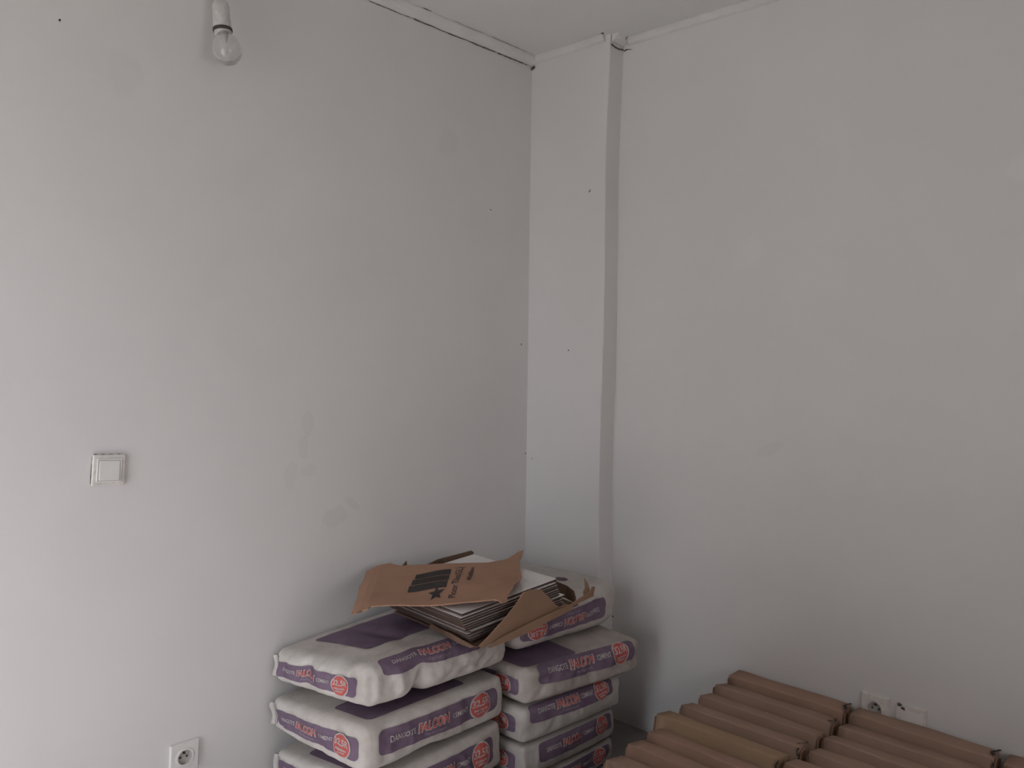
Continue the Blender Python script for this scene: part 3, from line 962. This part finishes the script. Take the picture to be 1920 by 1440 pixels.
def turned(bm, u0, u1, v0, v1):
    """lettering that reads from the lower edge upwards"""
    for v in bm.verts: v.co = (u1 - v.co.y * (u1 - u0), v0 + v.co.x * (v1 - v0), 0)
    return bm


lid_print('lettering', turned(text_bm('Floor Tiles(GL)', .004), .600, .660, .115, .715), .0012)
lid_print('lettering', turned(text_bm('400x400mm', .012), .690, .720, .40, .70), .0012)

# ------------------------------------------------------------------ rows of cartons along the right-hand wall
LEAN = R(13.5)
TB, LB = .080, .388
CART = []


def carton(label, x, y, seed, mat, hb, lean, torn=''):
    """a narrow tile carton standing on its edge, leaning back to the wall; x = left end, y = its front top edge"""
    rr = random.Random(seed)
    a_ = lean
    lift = TB * math.sin(a_)
    hb = (hb - lift) / math.cos(a_)              # hb came in as the height of the front top edge
    t = thing('tile_carton', label, 'carton', (x, y - hb * math.sin(a_), lift), 'tile cartons standing on edge along the right-hand wall', rot=(-a_, 0, rr.uniform(-.006, .006)))
    L = LB + rr.uniform(-.004, .004); H = hb + rr.uniform(-.002, .002)
    bm = bmesh.new()
    nx, r_ = 12, .0045
    prof = []
    for (cy, cz, a0) in ((TB - r_, H - r_, 0), (r_, H - r_, 90), (r_, r_ * .3, 180), (TB - r_, r_ * .3, 270)):
        rr_ = r_ if cz > .1 else r_ * .3
        for k in range(5):
            a = R(a0 + 22.5 * k); prof.append((cy + rr_ * math.cos(a) * (1 if cz > .1 else 1), cz + rr_ * math.sin(a)))
    rows = []
    for i in range(nx + 1):
        u = i / nx; xx = .006 + u * (L - .012)
        e = min(u, 1 - u) * nx
        sc = 1 - (.02 if e == 0 else 0)
        row = []
        for (py, pz) in prof:
            q = noise.noise(Vector((xx * 7 + seed * 3.1, py * 20, pz * 6))) * .0028
            row.append(bm.verts.new((xx, TB / 2 + (py - TB / 2) * sc + q, pz - (.001 if e == 0 and pz > .2 else 0) + q)))
        rows.append(row)
    n = len(prof)
    for a, b2 in zip(rows, rows[1:]):
        for k in range(n): bm.faces.new((a[k], a[(k + 1) % n], b2[(k + 1) % n], b2[k]))
    bm.faces.new(rows[0]); bm.faces.new(list(reversed(rows[-1])))
    bmobj('carton_body', bm, mat, t, True)
    # folded end flaps, a little open
    for sgn, x0 in ((-1, 0.006), (1, L - .006)):
        o_ = rr.uniform(.000, .005)
        fl = [(.006, .02), (.006, H - .014), (TB * .42, H - .006), (TB * .5, H * .55), (TB - .010, H - .02), (TB - .008, .02)]
        vs = [(x0 + sgn * (.0005 + (o_ if k in (1, 2, 4) else 0)), py, pz) for k, (py, pz) in enumerate(fl)] + [(x0 + sgn * .0045 + sgn * (o_ if k in (1, 2, 4) else 0), py, pz) for k, (py, pz) in enumerate(fl)]
        fs = [tuple(range(6)), tuple(reversed(range(6, 12)))] + [(k, (k + 1) % 6, 6 + (k + 1) % 6, 6 + k) for k in range(6)]
        mesh('end_flap', vs, fs, M['card_end'], t)
    if torn:                                     # frayed dark strip at the open end: torn flap with gap shadow painted in
        n = 9
        x_ = L - .008 + rr.uniform(-.003, .002)
        if 't' in torn:
            k0 = rr.choice((0, 1, 2))
            pts = [(x_ + .006 * math.sin(k * .8 + seed), TB * (.06 + .9 * k / n), H + .0008) for k in range(k0, n + 1)]
            wd = [.0012 + .005 * abs(noise.noise(Vector((k * .45, seed, 0)))) * 2 for k in range(len(pts))]
            ribbon('torn_strip', pts, wd, (0, 0, 1), M['ink_gap_black'], t)
        if 's' in torn:
            pts = [(L - .004 + .003 * math.sin(k + seed), -.0008, H - .002 - .045 * k / n) for k in range(n + 1)]
            ribbon('torn_strip', pts, [.0008 + .003 * abs(noise.noise(Vector((k * .6, seed, 3)))) * 2 for k in range(n + 1)], (0, -1, 0), M['ink_gap_black'], t)
    return t


POS = ['leftmost', 'second', 'third']
rows = [  # y of the front top edge, x of the left end, height
    (-.088, .930, .358), (-.176, .926, .350), (-.276, .926, .348), (-.394, .928, .356), (-.508, .912, .361), (-.600, .940, .348), (-.695, .935, .348), (-.805, .940, .344),
    (-.905, .94, .345), (-1.00, .945, .345), (-1.10, .94, .345), (-1.20, .945, .345)]  # outermost rows lie out of view, added to block low light
NSEG = [3, 3, 3, 2, 2, 2, 2, 1, 1, 1, 1, 1]
PLACE = {0: 'left end', 1: 'middle', 2: 'right end'}
rnd = random.Random(21)
ROWN = ['row against the right-hand wall', 'second row from the right-hand wall', 'third row from the right-hand wall', 'fourth row from the right-hand wall',
        'fifth row from the right-hand wall', 'sixth row from the right-hand wall', 'seventh row from the right-hand wall', 'eighth row from the right-hand wall',
        'ninth row from the right-hand wall', 'added tenth row from the right-hand wall',
        'added eleventh row from the right-hand wall', 'added twelfth row from the right-hand wall']
for i, (yt, xl, hb) in enumerate(rows):
    x = xl
    for s_ in range(NSEG[i]):
        yy = yt + rnd.uniform(-.002, .002)
        mt = M['card_box'][2 if (i, s_) == (4, 0) else rnd.choice((0, 0, 1))]
        c_ = carton('brown cardboard carton on edge, %s of the %s' % (['left end', 'second', 'third'][s_], ROWN[i]), x, yy, i * 5 + s_, mt, hb, R(3) if i == 0 else LEAN + R(rnd.uniform(-.3, .3)), {(0, 0): 't', (1, 0): 't', (3, 0): 'ts', (4, 0): 's', (0, 1): 'ts', (1, 1): 's'}.get((i, s_), ''))
        x += LB + .012 + rnd.uniform(0, .006)
